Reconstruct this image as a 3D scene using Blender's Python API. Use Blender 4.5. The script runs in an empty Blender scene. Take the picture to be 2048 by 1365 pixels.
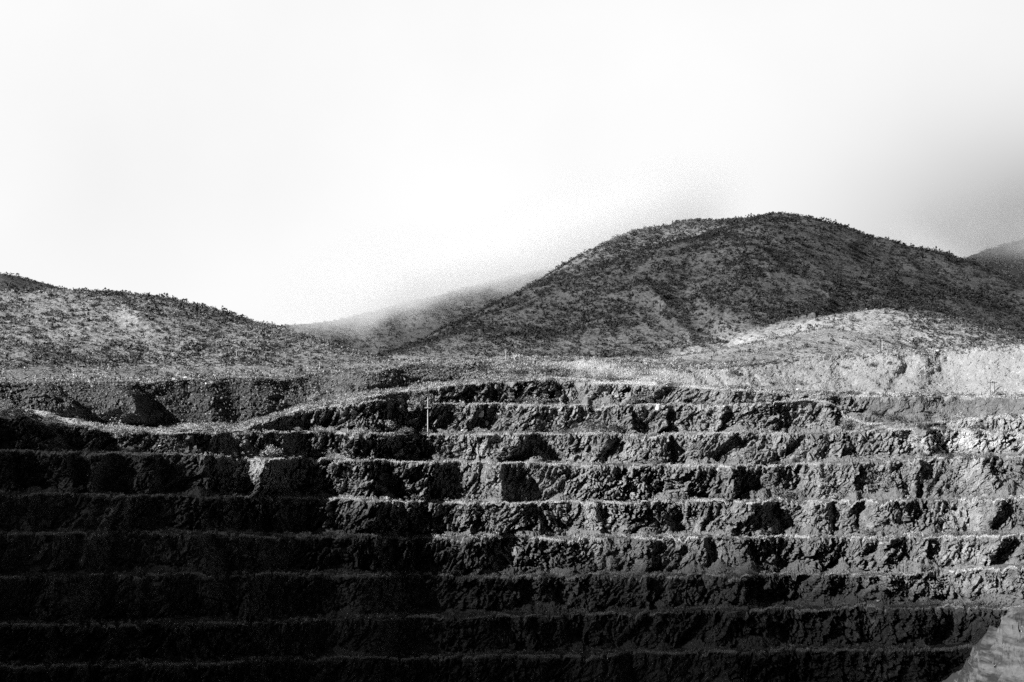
import bpy, math, random
import numpy as np
from mathutils import Vector

sc = bpy.context.scene
COL = sc.collection
R = math.radians

# ------------------------------------------------------------------ camera, light, exposure
F = 3413.0          # focal length in photograph pixels (60 mm on 36 mm)
HZ = 690.0          # photograph row of the eye level
cam = bpy.data.cameras.new('camera'); camo = bpy.data.objects.new('camera', cam); COL.objects.link(camo)
cam.lens = 60.0; cam.sensor_width = 36.0; cam.clip_start = 1.0; cam.clip_end = 20000
camo.location = (0, 0, 0); camo.rotation_euler = (R(90), 0, 0)
cam.shift_y = (HZ - 682.5) / 2048.0
sc.camera = camo

SUN_EL, SUN_PHI = 30.0, 24.0          # elevation; angle from due left towards the camera side
S = Vector((-math.cos(R(SUN_PHI)) * math.cos(R(SUN_EL)), -math.sin(R(SUN_PHI)) * math.cos(R(SUN_EL)), math.sin(R(SUN_EL))))
sl = bpy.data.lights.new('sun', 'SUN'); sun = bpy.data.objects.new('sun', sl); COL.objects.link(sun)
sl.energy = 5.0; sl.angle = R(0.5); sl.color = (1, 1, 1)
sun.rotation_euler = S.to_track_quat('Z', 'Y').to_euler()

w = bpy.data.worlds.new('World'); sc.world = w; w.use_nodes = True
wt = w.node_tree; wt.nodes.clear()
def N(t, kind, **kw):
    n = t.nodes.new(kind)
    for k, v in kw.items(): setattr(n, k, v)
    return n
def M(t, op, a, b=None, c=None, clamp=False):
    n = t.nodes.new('ShaderNodeMath'); n.operation = op; n.use_clamp = clamp
    for i, v in enumerate((a, b, c)):
        if v is None: continue
        if isinstance(v, (int, float)): n.inputs[i].default_value = v
        else: t.links.new(v, n.inputs[i])
    return n.outputs[0]
def SS(t, v, a, b):      # smoothstep
    n = t.nodes.new('ShaderNodeMapRange'); n.interpolation_type = 'SMOOTHSTEP'
    t.links.new(v, n.inputs[0]); n.inputs[1].default_value = a; n.inputs[2].default_value = b
    return n.outputs[0]
sky = N(wt, 'ShaderNodeTexSky', sky_type='NISHITA', sun_disc=False)
sky.sun_elevation = R(SUN_EL); sky.sun_rotation = R(270 - SUN_PHI)
red = N(wt, 'ShaderNodeSeparateColor'); wt.links.new(sky.outputs[0], red.inputs[0])
base = M(wt, 'MULTIPLY', red.outputs[0], 0.05*0.12)                       # the film saw the blue sky as near black
tc = N(wt, 'ShaderNodeTexCoord'); sep = N(wt, 'ShaderNodeSeparateXYZ'); wt.links.new(tc.outputs['Generated'], sep.inputs[0])
dx, dy, dz = sep.outputs
front = SS(wt, dy, 0.35, 0.85)
low = M(wt, 'SUBTRACT', 1.0, SS(wt, dz, 0.24, 0.46))
bank = M(wt, 'MULTIPLY', front, low)
nz = N(wt, 'ShaderNodeTexNoise'); nz.inputs['Scale'].default_value = 5.0; nz.inputs['Detail'].default_value = 4.0; nz.inputs['Roughness'].default_value = .45
wt.links.new(tc.outputs['Generated'], nz.inputs['Vector'])
wis = M(wt, 'MULTIPLY_ADD', nz.outputs[0], 0.22, 0.83)
# a heavy dark cloud mass low on the right
ex = M(wt, 'DIVIDE', M(wt, 'SUBTRACT', dx, 0.335), 0.125)
ez = M(wt, 'DIVIDE', M(wt, 'SUBTRACT', dz, 0.035), 0.080)
rr = M(wt, 'ADD', M(wt, 'MULTIPLY', ex, ex), M(wt, 'MULTIPLY', ez, ez))
dark = M(wt, 'EXPONENT', M(wt, 'MULTIPLY', rr, -1.0))
df = M(wt, 'SUBTRACT', 1.0, M(wt, 'MULTIPLY', dark, 0.86))
SKYLUM = 0.565
clo = M(wt, 'MULTIPLY', M(wt, 'MULTIPLY', M(wt, 'MULTIPLY', bank, wis), df), SKYLUM)
tot = M(wt, 'ADD', base, clo)
bg = N(wt, 'ShaderNodeBackground'); wt.links.new(tot, bg.inputs[0]); bg.inputs[1].default_value = 1.0
wo = N(wt, 'ShaderNodeOutputWorld'); wt.links.new(bg.outputs[0], wo.inputs[0])

sc.view_settings.view_transform = 'Standard'; sc.view_settings.look = 'None'
sc.view_settings.gamma = 1.0; sc.view_settings.use_curve_mapping = False
sc.view_settings.exposure = 0.8
cy = sc.cycles
cy.max_bounces = 3; cy.diffuse_bounces = 1; cy.glossy_bounces = 1; cy.volume_bounces = 1
cy.transparent_max_bounces = 12
cy.volume_step_rate = 1.0; cy.volume_max_steps = 160
cy.use_denoising = False; cy.denoiser = 'OPENIMAGEDENOISE'; cy.denoising_input_passes = 'RGB_ALBEDO_NORMAL'

# ------------------------------------------------------------------ numpy noise
def _h(ix, iy, iz, seed):
    n = (ix.astype(np.uint32) * np.uint32(374761393) + iy.astype(np.uint32) * np.uint32(668265263)
         + iz.astype(np.uint32) * np.uint32(2147483647) + np.uint32((seed * 1274126177) & 0xffffffff))
    n = (n ^ (n >> np.uint32(13))) * np.uint32(1274126177)
    n = (n ^ (n >> np.uint32(16))) * np.uint32(2246822519)
    return (n ^ (n >> np.uint32(15))).astype(np.float32) / np.float32(4294967295.0)
def vnoise(x, y, z, seed=0):
    xi, yi, zi = np.floor(x).astype(np.int64), np.floor(y).astype(np.int64), np.floor(z).astype(np.int64)
    fx, fy, fz = x - xi, y - yi, z - zi
    fx = fx*fx*fx*(fx*(fx*6-15)+10); fy = fy*fy*fy*(fy*(fy*6-15)+10); fz = fz*fz*fz*(fz*(fz*6-15)+10)
    r = 0
    for a in (0, 1):
        for b in (0, 1):
            for c in (0, 1):
                wgt = (fx if a else 1-fx) * (fy if b else 1-fy) * (fz if c else 1-fz)
                r = r + wgt * _h(xi+a, yi+b, zi+c, seed)
    return r * 2 - 1
def fbm(x, y, z, seed=0, oct=4, gain=.5):
    r = 0; a = 1; t = 0
    for o in range(oct):
        r = r + a * vnoise(x * 2**o + 17.3*o, y * 2**o - 9.1*o, z * 2**o + 3.7*o, seed + o); t += a; a *= gain
    return r / t
def facets(x, y, z, seed, tilt=.9):
    """broken rock: every voronoi cell is a tilted flat facet at its own offset. -> offset, edge"""
    xi, yi, zi = np.floor(x).astype(np.int64), np.floor(y).astype(np.int64), np.floor(z).astype(np.int64)
    best = np.full(x.shape, 9., np.float32); sec = np.full(x.shape, 9., np.float32); val = np.zeros(x.shape, np.float32)
    for a in (-1, 0, 1):
        for b in (-1, 0, 1):
            for c in (-1, 0, 1):
                cx, cy_, cz = xi+a, yi+b, zi+c
                h1 = _h(cx, cy_, cz, seed); h2 = _h(cx, cy_, cz, seed+11); h3 = _h(cx, cy_, cz, seed+23); h4 = _h(cx, cy_, cz, seed+37)
                ddx, ddy, ddz = x-(cx+h1), y-(cy_+h2), z-(cz+h3)
                d = ddx*ddx + ddy*ddy + ddz*ddz
                v = (h4-.5)*1.2 + tilt*(ddx*(h2*2-1) + ddz*(h1*2-1) + ddy*(h3-.5))
                m = d < best
                sec = np.where(m, best, np.minimum(sec, d)); val = np.where(m, v, val); best = np.where(m, d, best)
    return val, np.sqrt(sec) - np.sqrt(best)
def sm(a, b, x):
    t = np.clip((x-a)/(b-a), 0, 1); return t*t*(3-2*t)

# ------------------------------------------------------------------ mesh helpers
def tag(o, kind=None, label=None, cat=None, group=None):
    if kind: o['kind'] = kind
    if label: o['label'] = label
    if cat: o['category'] = cat
    if group: o['group'] = group
    return o
def mesh_np(name, V, Fc, mat, attrs=None, smooth=False, parent=None, link=True):
    me = bpy.data.meshes.new(name)
    V = np.ascontiguousarray(V, np.float32); Fc = np.ascontiguousarray(Fc, np.int32)
    me.vertices.add(len(V)); me.vertices.foreach_set('co', V.ravel())
    k = Fc.shape[1]
    me.loops.add(Fc.size); me.loops.foreach_set('vertex_index', Fc.ravel())
    me.polygons.add(len(Fc)); me.polygons.foreach_set('loop_start', np.arange(0, Fc.size, k, dtype=np.int32))
    try: me.polygons.foreach_set('loop_total', np.full(len(Fc), k, np.int32))
    except Exception: pass
    me.polygons.foreach_set('use_smooth', np.full(len(Fc), smooth))
    me.update(calc_edges=True)
    for an, arr in (attrs or {}).items():
        at = me.attributes.new(an, 'FLOAT', 'POINT'); at.data.foreach_set('value', np.ascontiguousarray(arr, np.float32).ravel())
    me.materials.append(mat)
    if not link: return me
    o = bpy.data.objects.new(name, me); COL.objects.link(o)
    if parent: o.parent = parent
    return o
def grid_faces(nr, nc):
    i = (np.arange(nr-1)[:, None]*nc + np.arange(nc-1)[None, :])
    return np.stack([i, i+1, i+nc+1, i+nc], -1)
def grid_obj(name, P, mat, attrs, smooth=False, keep=None):
    """P (rows, cols, 3); keep: optional (rows-1, cols-1) face mask"""
    nr, nc = P.shape[:2]; f = grid_faces(nr, nc).reshape(-1, 4)
    if keep is not None: f = f[keep.ravel()]
    V = P.reshape(-1, 3)
    if keep is not None:
        u, inv = np.unique(f, return_inverse=True); f = inv.reshape(f.shape); V = V[u]
        attrs = {k: v.ravel()[u] for k, v in attrs.items()}
    return mesh_np(name, V, f, mat, attrs, smooth)

# ------------------------------------------------------------------ materials
def mat_new(name):
    m = bpy.data.materials.new(name); m.use_nodes = True
    t = m.node_tree; b = t.nodes['Principled BSDF']; b.inputs['Roughness'].default_value = .95
    b.inputs['Specular IOR Level'].default_value = .15
    return m, t, b
def noise(t, vec, scale, detail=4, rough=.55, stretch=None):
    n = N(t, 'ShaderNodeTexNoise'); n.inputs['Scale'].default_value = scale; n.inputs['Detail'].default_value = detail
    n.inputs['Roughness'].default_value = rough
    if stretch:
        mp = N(t, 'ShaderNodeMapping'); mp.inputs['Scale'].default_value = stretch[:3]
        if len(stretch) > 3: mp.inputs['Rotation'].default_value = stretch[3:]
        t.links.new(vec, mp.inputs[0]); vec = mp.outputs[0]
    t.links.new(vec, n.inputs['Vector']); return n.outputs[0]
def grey(t, v):
    c = N(t, 'ShaderNodeCombineColor')
    for i in range(3): t.links.new(v, c.inputs[i])
    return c.outputs[0]
def ground_mat(name):
    """rock / scree / dry grass decided by the vertex attributes of the terrain"""
    m, t, b = mat_new(name)
    g = N(t, 'ShaderNodeNewGeometry').outputs['Position']
    at = lambda n: N(t, 'ShaderNodeAttribute', attribute_name=n).outputs['Fac']
    tone, grass, rock = at('tone'), at('grass'), at('rock')
    n1 = noise(t, g, .35, 6, .65); n2 = noise(t, g, 2.6, 5, .75); n3 = noise(t, g, .045, 3, .5)
    # rock with pale mineral patches
    r = M(t, 'MULTIPLY_ADD', SS(t, n1, .38, .66), .15, .085)
    r = M(t, 'ADD', r, M(t, 'MULTIPLY', SS(t, n2, .50, .64), .34))
    r = M(t, 'ADD', r, M(t, 'MULTIPLY', SS(t, n3, .52, .70), .12))
    s = M(t, 'MULTIPLY_ADD', n2, .14, .05)
    s = M(t, 'ADD', s, M(t, 'MULTIPLY', SS(t, n1, .5, .7), .05))
    v = M(t, 'ADD', M(t, 'MULTIPLY', r, rock), M(t, 'MULTIPLY', s, M(t, 'SUBTRACT', 1, rock)))
    gr = M(t, 'MULTIPLY_ADD', n2, .25, .55)
    gm = M(t, 'MULTIPLY', grass, SS(t, n1, .28, .46), clamp=True)
    v = M(t, 'ADD', M(t, 'MULTIPLY', M(t, 'MULTIPLY', v, tone), M(t, 'SUBTRACT', 1, gm)), M(t, 'MULTIPLY', gr, gm))
    t.links.new(grey(t, v), b.inputs['Base Color'])
    bp = N(t, 'ShaderNodeBump'); bp.inputs['Strength'].default_value = 1.0; bp.inputs['Distance'].default_value = .7
    vo = N(t, 'ShaderNodeTexVoronoi'); vo.inputs['Scale'].default_value = 1.9
    t.links.new(g, vo.inputs['Vector'])
    vo.voronoi_dimensions = '3D'; vo.feature = 'DISTANCE_TO_EDGE'
    hgt = M(t, 'ADD', M(t, 'MULTIPLY', M(t, 'MINIMUM', vo.outputs[0], .25), 1.2), M(t, 'ABSOLUTE', M(t, 'SUBTRACT', n2, .5)))
    hgt = M(t, 'ADD', hgt, M(t, 'MULTIPLY', n2, .8))
    t.links.new(hgt, bp.inputs['Height']); t.links.new(bp.outputs[0], b.inputs['Normal'])
    return m
MG = ground_mat('rock_scree_and_dry_grass')

def hill_mat():
    m, t, b = mat_new('stony_hillside')
    g = N(t, 'ShaderNodeNewGeometry').outputs['Position']
    tone = N(t, 'ShaderNodeAttribute', attribute_name='tone').outputs['Fac']
    n1 = noise(t, g, .03, 5, .6); n2 = noise(t, g, .5, 5, .7)
    v = M(t, 'MULTIPLY_ADD', SS(t, n1, .35, .7), .10, .12)
    v = M(t, 'ADD', v, M(t, 'MULTIPLY', SS(t, n2, .4, .68), .20))
    v = M(t, 'MULTIPLY', v, tone)
    t.links.new(grey(t, v), b.inputs['Base Color'])
    bp = N(t, 'ShaderNodeBump'); bp.inputs['Strength'].default_value = 1.0; bp.inputs['Distance'].default_value = 1.0
    t.links.new(n2, bp.inputs['Height']); t.links.new(bp.outputs[0], b.inputs['Normal'])
    return m
MH = hill_mat()
def leaf_mat(name, lo, hi, trans=.25):
    m, t, b = mat_new(name)
    g = N(t, 'ShaderNodeNewGeometry').outputs['Position']
    n = noise(t, g, 1.7, 2, .6)
    t.links.new(grey(t, M(t, 'MULTIPLY_ADD', SS(t, n, .35, .65), hi-lo, lo)), b.inputs['Base Color'])
    return m
M_dark = leaf_mat('dark_scrub_leaves', .035, .10)
M_mid = leaf_mat('grey_scrub_leaves', .12, .26)
M_pale = leaf_mat('pale_dry_scrub', .32, .56)
M_grass = leaf_mat('dry_grass', .66, .92)
M_wood = leaf_mat('weathered_wood', .22, .38)
M_bleach = leaf_mat('bleached_wood', .55, .75)
M_dpole = leaf_mat('dark_stalk', .03, .06)
M_stone = leaf_mat('stone', .10, .30)
M_pstone = leaf_mat('pale_stone', .55, .75)
M_wire = leaf_mat('steel_cable', .30, .36)

# ------------------------------------------------------------------ crest lines of the pit, traced in photograph pixels
def line(pts, X, blur=0):
    xs, ys = zip(*pts); y = np.interp(X, xs, ys)
    if blur:
        k = np.exp(-.5*(np.arange(-3*blur, 3*blur+1)/blur)**2); k /= k.sum()
        y = np.convolve(np.pad(y, 3*blur, mode='edge'), k, 'valid')
    return y
Xf = np.arange(-60, 2111, 1.2)
X = np.concatenate([np.linspace(-900, -64, 70), Xf, np.linspace(2116, 2900, 60)]); NC = len(X)
U = (X - 1024) / F
LP = [(-900,775),(0,768),(120,766),(300,765),(480,757),(560,760),(650,747),(740,745),(790,735),(830,730),(900,737),(960,722),(1030,713),(1100,716),(1200,718),(1300,730),(1360,745),(1400,737),(1500,724),(1600,714),(1750,706),(1850,701),(1950,695),(2048,691),(2900,670)]
LF = [(-900,815),(0,812),(60,818),(200,846),(400,852),(480,848),(560,825),(640,806),(700,792),(800,776),(900,766),(1000,758),(1100,755),(1300,765),(1400,772),(1600,785),(1750,788),(2048,791),(2900,791)]
L = [
 [(-900,835),(0,832),(60,835),(130,846),(210,856),(300,860),(400,864),(480,860),(600,822),(700,801),(800,786),(900,773),(1000,765),(1100,762),(1200,768),(1300,773),(1400,778),(1500,783),(1600,789),(1700,793),(1850,795),(2048,797),(2900,800)],
 [(-900,837),(0,834),(60,837),(130,848),(210,858),(300,862),(400,866),(480,863),(600,826),(700,807),(790,800),(840,808),(960,810),(1040,812),(1200,811),(1350,812),(1450,813),(1540,808),(1620,801),(1660,806),(1700,838),(1735,851),(1850,846),(2048,831),(2900,820)],
 [(-900,838),(0,836),(60,839),(130,850),(210,860),(300,864),(400,868),(480,866),(560,868),(700,868),(850,870),(1000,870),(1150,868),(1240,872),(1300,872),(1400,868),(1500,868),(1620,870),(1700,864),(1850,860),(1950,862),(2048,872),(2900,872)],
 [(-900,900),(0,902),(190,907),(420,912),(470,918),(600,920),(700,922),(860,925),(1000,928),(1100,930),(1250,932),(1400,935),(1540,935),(1600,930),(1700,925),(1800,925),(1860,920),(2048,912),(2900,905)],
 [(-900,990),(0,990),(150,990),(280,993),(400,996),(650,1000),(850,1006),(1000,1008),(1200,1008),(1400,1005),(1600,1005),(1800,1003),(2048,998),(2900,990)],
 [(-900,1072),(0,1070),(200,1068),(330,1068),(420,1066),(480,1070),(540,1078),(700,1074),(860,1078),(1080,1078),(1250,1078),(1500,1078),(1700,1077),(1900,1076),(2048,1073),(2900,1060)],
 [(-900,1160),(0,1158),(200,1152),(400,1150),(560,1150),(800,1152),(1000,1156),(1200,1155),(1400,1152),(1600,1155),(1800,1152),(1900,1145),(2048,1135),(2900,1120)],
 [(-900,1256),(0,1252),(170,1252),(300,1248),(500,1245),(700,1240),(900,1234),(1100,1234),(1300,1228),(1400,1225),(1600,1220),(1800,1217),(2048,1215),(2900,1205)],
 [(-900,1345),(0,1338),(600,1322),(1150,1311),(1400,1308),(1600,1305),(1800,1300),(1900,1296),(2048,1290),(2900,1280)],
 [(-900,1430),(0,1425),(1150,1400),(2048,1380),(2900,1370)],
 [(-900,1520),(0,1515),(1150,1490),(2048,1470),(2900,1460)],
]
NB = len(L)
Y = [line(l, X, 6) + 1.6*vnoise(X/90.0, 0*X + i*2.3, 0*X, 22) for i, l in enumerate(L)]
for i in range(3): Y[i] = Y[i] + (5.0*vnoise(X/43.0, 0*X, 0*X, 27) + 2.5*vnoise(X/17.0, 0*X, 0*X, 28))*(1 - sm(420, 800, X))
Y[1] = np.maximum(Y[1], Y[0]+1.5); Y[2] = np.maximum(Y[2], Y[1]+1.0); YP = line(LP, X, 4) + 2.2*vnoise(X/37.0, 0*X, 0*X, 23) + 2.5*vnoise(X/130.0, 0*X, 0*X, 24); YF = line(LF, X, 6) + (4.0*vnoise(X/31.0, 0*X, 0*X, 26))*(X < 900)
xs = X / 100.0
# plan of the pit: the wall is hollow, its two ends come towards the viewer
un = (X - 1024) / 1024
tl = np.clip(-.12-un, 0, 2)
Dbot = 582 - 80*(np.sqrt(tl*tl+.03)-.173)  - 62*np.clip(un, 0, 2)**1.7
Dbot = Dbot + 5*vnoise(xs*1.1, xs*0, xs*0, 5)
# alcoves: (face below crest k, x, width px, depth m)
ALC = [(0,925,50,3),(0,1130,70,3),(0,1010,40,2),(0,1420,50,3),(1,730,150,7),(1,895,60,3),(1,1015,100,5),(1,1185,60,4),(1,1375,80,5.5),(1,1480,55,4),(1,1575,50,3),
 (2,610,80,5),(2,690,60,5),(2,790,60,3),(2,850,40,3),(2,1090,60,4),(2,1250,40,3),(2,1365,55,4),(2,1525,110,5.5),(2,1720,60,3),(2,1805,50,3),(2,1925,50,3),
 (3,60,70,4),(3,250,90,4),(3,350,70,5),(3,470,110,6),(3,690,230,7),(3,935,130,6),(3,1040,70,4),(3,1240,55,4),(3,1360,90,5),(3,1425,55,4),(3,1515,90,7),(3,1610,50,5),(3,1740,50,3),(3,1860,40,4),(3,1990,40,3),
 (4,130,120,5),(4,620,260,7),(4,890,110,6),(4,1000,50,3),(4,1130,90,6),(4,1225,60,5),(4,1365,100,6),(4,1450,50,4),(4,1580,80,6),(4,1705,95,8),(4,1815,50,4),(4,1905,40,3),(4,2030,50,4),
 (5,300,150,4),(5,750,120,5),(5,1030,150,7),(5,1225,120,7),(5,1345,60,4),(5,1440,60,5),(5,1600,90,6),(5,1690,60,6),(5,1830,50,5),(5,1970,50,3),
 (6,880,180,6),(6,1090,100,6),(6,1200,90,5),(6,1330,70,5),(6,1420,50,5),(6,1570,160,8),(6,1690,60,4),(6,1870,70,5),
 (7,1200,90,5),(7,1430,90,5),(7,1560,60,4),(7,1740,60,4),(7,1810,35,4),(7,1900,40,4),(8,1300,100,5),(8,1600,80,4)]
def alcove(k):
    a = np.zeros(NC)
    for (kk, x0, wd, d) in ALC:
        if kk != k: continue
        t = (X - x0) / (wd*.5)
        b = sm(-1.15, -.75, t) * (1 - sm(.1, 1.25, t))
        a = np.maximum(a, d*b)
    n = vnoise(xs*2.6 + 31*k, xs*0 + k, xs*0, 40+k)
    for (kk, x0, wd, d) in [(3,526,60,9),(2,350,90,7),(3,205,45,7),(3,285,40,5),(2,530,40,4),(3,130,30,3),(4,235,40,5),(5,400,70,6),(4,40,30,3),(6,150,40,4),(7,440,50,4),(3,1000,60,4),(4,1190,50,4),(5,1130,50,4),(4,1500,60,5),(3,1700,70,4),(6,1480,40,4),(5,1780,60,4),(2,1640,60,4),(1,1240,50,4)]:
        if kk == k: a = a - d*np.exp(-((X-x0)/(wd*.5))**2)
    if k == 0: a = a*(1-sm(1660, 1720, X))
    a = a + (1 - .85*sm(1660, 1720, X)*(k == 0))*3.6*np.clip(n, -1, 1) + 1.4*vnoise(xs*6.1 + 7*k, xs*0+k, xs*0, 60+k)
    return a
RUN, TRW = .42, 9.5
# base (unwobbled) crest depth and height from the bottom up
D = [None]*NB; Z = [None]*NB; Wd = [TRW]*NB
D[NB-1] = Dbot
zz = lambda Yk, Dk: (HZ - Yk)/F*Dk
Z[NB-1] = zz(Y[NB-1], D[NB-1])
for k in range(NB-2, -1, -1):
    Hh = np.clip((Y[k+1]-Y[k])/F*D[k+1], .05, 99)
    wk = TRW*np.clip(Hh/9.0, .25, 1)*(1 + .28*vnoise(xs*.8, xs*0 + k*1.7, xs*0, 21))
    Wd[k+1] = wk
    D[k] = D[k+1] + wk + RUN*Hh
    Z[k] = zz(Y[k], D[k])
# grassy road in front of the heaps, then the heap slopes
road = np.interp(X, [-900,0,200,480,560,700,900,1100,1300,1500,1700,2048,2900], [12,12,14,26,20,16,14,14,12,10,9,9,9])
Wd[0] = road
DF = D[0] + road; ZF = zz(YF, DF)
HP = np.clip((YF-YP)/F*DF, .3, 99)
mid = sm(900, 1000, X)*(1-sm(1290, 1380, X))
DPp = DF + HP*(1.30 + 3.0*mid); ZP = zz(YP, DPp)

# ------------------------------------------------------------------ the stepped rock wall, one sheet per terrace
RF, RT = 56, 16
def cones(k):      # heaps of fallen rubble at the foot of a face: height along x
    n = 1 - np.abs(vnoise(xs*3.1 + 5*k, xs*0+k, xs*0, 80+k))*2.6
    h = 4.6*np.clip(n, 0, 1)*(.55+.45*vnoise(xs*1.3, xs*0+k, xs*0, 99))
    return np.clip(h, 0, 5) + .8
CX = [(4,1450,4.2),(4,1620,4.4),(3,1120,4),(3,1330,3.6),(5,1140,7.0),(5,1390,4.6),(5,1440,4.6),(5,1500,5),(5,1600,5.4),(5,1815,5.2),(5,1850,5),(2,1410,4),(2,1480,3.6),(2,1590,4.6),(2,1310,3),
      (3,1590,4.2),(3,2020,6),(6,1500,3.6),(6,1760,5),(3,230,4),(4,1220,2.5),(4,1040,3.5),(7,1260,3.6),(1,1640,3),(6,1650,4)]
PAR = {}
TREAD = {}
surf = {}
for k in range(0, NB-1):      # face below crest k down to the tread of bench k+1, then that tread out to crest k+1
    al = alcove(k); aln = alcove(k+1) if k+1 < NB-1 else 0*al
    H = Z[k] - Z[k+1]; Hs = np.clip(H, .01, 99)
    fl = np.clip(H/9.0, 0, 1)                    # no relief where two crests merge
    tf = np.linspace(1, 0, RF)[:, None]           # 1 top .. 0 foot
    zf = Z[k+1] + Hs*tf
    sk = 55*vnoise(xs*.9 + 3*k, xs*0 + k, xs*0, 31)[None]*(tf-1) + 14*vnoise(xs[None]*1.5 + 0*tf, tf*3.1 + 5*k + 0*xs[None], 0*tf + 0*xs[None], 32)*(1-tf)
    al0_ = al; al2 = np.interp(X[None] + sk, X, al); al = al2[-1]
    al_lim = np.minimum(al0_, np.asarray(Wd[k])-2.2)
    prof = np.sin(np.clip(tf*1.25, 0, 1)*math.pi/2)**.8      # steeper high up
    aa = (al_lim*tf**3 + al2*(1-tf**3))*fl
    Df = D[k+1] + Wd[k+1] + RUN*Hs*(.25*tf + .75*prof*tf**.4) + aa
    # rubble cones
    hc = cones(k)*fl
    for (kk, x0, h) in CX:
        if kk == k: hc = np.maximum(hc, (h - np.abs(X-x0)/F*650*.68)*fl)
    hc = np.minimum(hc, .62*Hs)
    foot = D[k+1] + Wd[k+1] + np.minimum(al, 3)*fl
    hc = np.minimum(hc, (np.asarray(Wd[k+1]) - 2.0 + np.minimum(al, 3)*fl)*.72).clip(0.0)
    dzf = zf - Z[k+1]
    hl = hc.copy(); dxm = np.diff(X)/F*640*.70
    for i in range(1, NC): hl[i] = min(hl[i], hl[i-1] + dxm[i-1])
    for i in range(NC-2, -1, -1): hl[i] = min(hl[i], hl[i+1] + dxm[i])
    kb = np.exp(-.5*(np.arange(-8, 9)/4.)**2); kb /= kb.sum(); hs_ = np.convolve(np.pad(hl, 8, mode='edge'), kb, 'valid')
    hc = np.clip(hs_*(1+.12*vnoise(X/9., 0*X, 0*X+k, 25)) - .15, 0, 99)
    cone = foot - (hc - dzf)/.74
    isc = (dzf < hc) & (cone < Df)
    Df2 = np.where(isc, cone, Df)
    tt = np.linspace(0, 1, RT)[1:, None]
    d0 = Df2[-1]; d1 = D[k+1] + (np.minimum(aln, np.asarray(Wd[k+1])-2.2))*np.clip((Z[k+1]-(Z[k+2] if k+2 < NB else Z[k+1]-15))/9, 0, 1)
    d1 = np.minimum(d1, d0-1.2)
    Dt = d0 + (d1-d0)*tt
    zt = np.repeat(Z[k+1][None], len(tt), 0) + 0*tt
    DD = np.concatenate([Df2, Dt]); ZZ = np.concatenate([zf, zt])
    xx = U[None]*DD
    rock = np.concatenate([np.where(isc, 0., 1.)*np.ones_like(zf), np.zeros_like(zt)])
    # distance below the crest / to the tread edges damp the relief
    env = np.concatenate([(sm(0, .10, 1-tf)*.8+.2)*np.where(isc, .10, 1.)*np.ones_like(zf)*fl, .0*zt])
    px, py, pz = xx, DD, ZZ
    wx = px + 3*fbm(px*.08, py*.08, pz*.08, 7, 2); wz = pz + 3*fbm(px*.08+9, py*.08, pz*.08, 8, 2)
    ca, sa = math.cos(R(38)), math.sin(R(38))
    s1, s2 = wx*ca + wz*sa, -wx*sa + wz*ca        # dipping strata
    flip = sm(-.15, .15, vnoise(px*.018, py*0, pz*.03, 3))
    t1, t2 = wx*math.cos(R(65)) + wz*math.sin(R(65)), -wx*math.sin(R(65)) + wz*math.cos(R(65))
    fA, eA = facets(s1*.10, py*.12, s2*.24, 100+k, 1.4)
    fB, eB = facets(t1*.22 , py*.34, t2*.72, 200+k, 1.6)
    fC, eC = facets(wx*1.05, py*.9, wz*1.0, 300+k, 1.5)
    fL = fbm(px*.055, pz*.05+k*3, py*.02, 400+k, 3)
    rdg = 1-2*np.abs(vnoise(px*.13 + .35*pz*.13, pz*.03, py*.02, 880+k))
    rel = 2.5*fA + 1.65*fB + 1.1*fC + 3.2*fL + .6*rdg - .9*(eA < .07) - .35*(eB < .06)
    if k == 0: env = env*(1-.8*sm(1700, 1760, X))[None]; rock = rock*(1-.7*sm(1700, 1760, X))[None]
    grit = .22*fC + .12*vnoise(px*2.1, py*2.1, pz*2.1, 12)
    var = np.clip(.85 + .9*vnoise(px*.018, pz*.05, py*0, 888), .55, 1.4)
    DD2 = DD - rel*env*var - grit*(1-env)*0.5
    ZZ2 = ZZ + .35*fB*env + np.concatenate([np.where(isc, .25, .0)*np.ones_like(zf), .22*np.ones_like(zt)])*(fC + .8*vnoise(px*.5, py*.5, pz, 77))
    crm = lambda kk: 2.2*np.clip(vnoise(xs*9 + 3*kk, xs*0+kk, xs*0, 700) + .5*vnoise(xs*31, xs*0+kk, xs*0, 701) - .15, 0, 1)
    ZZ2[:RF] -= (crm(k)*fl)[None]*tf**3
    ZZ2[RF:] -= crm(k+1)[None]*sm(.7, 1, tt)
    XX2 = xx + .55*fB*env*np.sign(np.sin(px*.3))
    PAR[k] = np.stack([XX2, DD2, ZZ2], -1)
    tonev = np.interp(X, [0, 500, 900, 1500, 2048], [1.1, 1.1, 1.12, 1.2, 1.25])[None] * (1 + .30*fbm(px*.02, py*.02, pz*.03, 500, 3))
    tonev = tonev*[1.1,1.1,1.05,1.0,.95,.86,.76,.66,.58,.5,.5][k]  # shade painted in: rock colour stepped darker on the lower terraces
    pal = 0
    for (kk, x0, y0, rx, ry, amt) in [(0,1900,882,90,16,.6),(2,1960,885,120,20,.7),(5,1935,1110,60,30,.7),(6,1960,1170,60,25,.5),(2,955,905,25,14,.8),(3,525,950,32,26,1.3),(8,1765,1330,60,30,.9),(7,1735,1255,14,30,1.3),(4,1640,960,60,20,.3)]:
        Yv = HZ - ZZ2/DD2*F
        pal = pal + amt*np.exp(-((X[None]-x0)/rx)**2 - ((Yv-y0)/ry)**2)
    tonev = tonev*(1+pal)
    gn = .50 + 1.0*vnoise(px*.05, py*.1, pz*0, 600+k) + .5*vnoise(px*.3, py*.3, pz*0, 650+k)
    gt = np.concatenate([np.where(isc, .15, 0)*np.ones_like(zf), sm(.87, .96, tt)*np.clip(gn[RF:]+.2, 0, 1)])
    gt[:1] = np.clip(gn[:1]+.1, 0, 1)*(.8 if k else 0)
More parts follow.
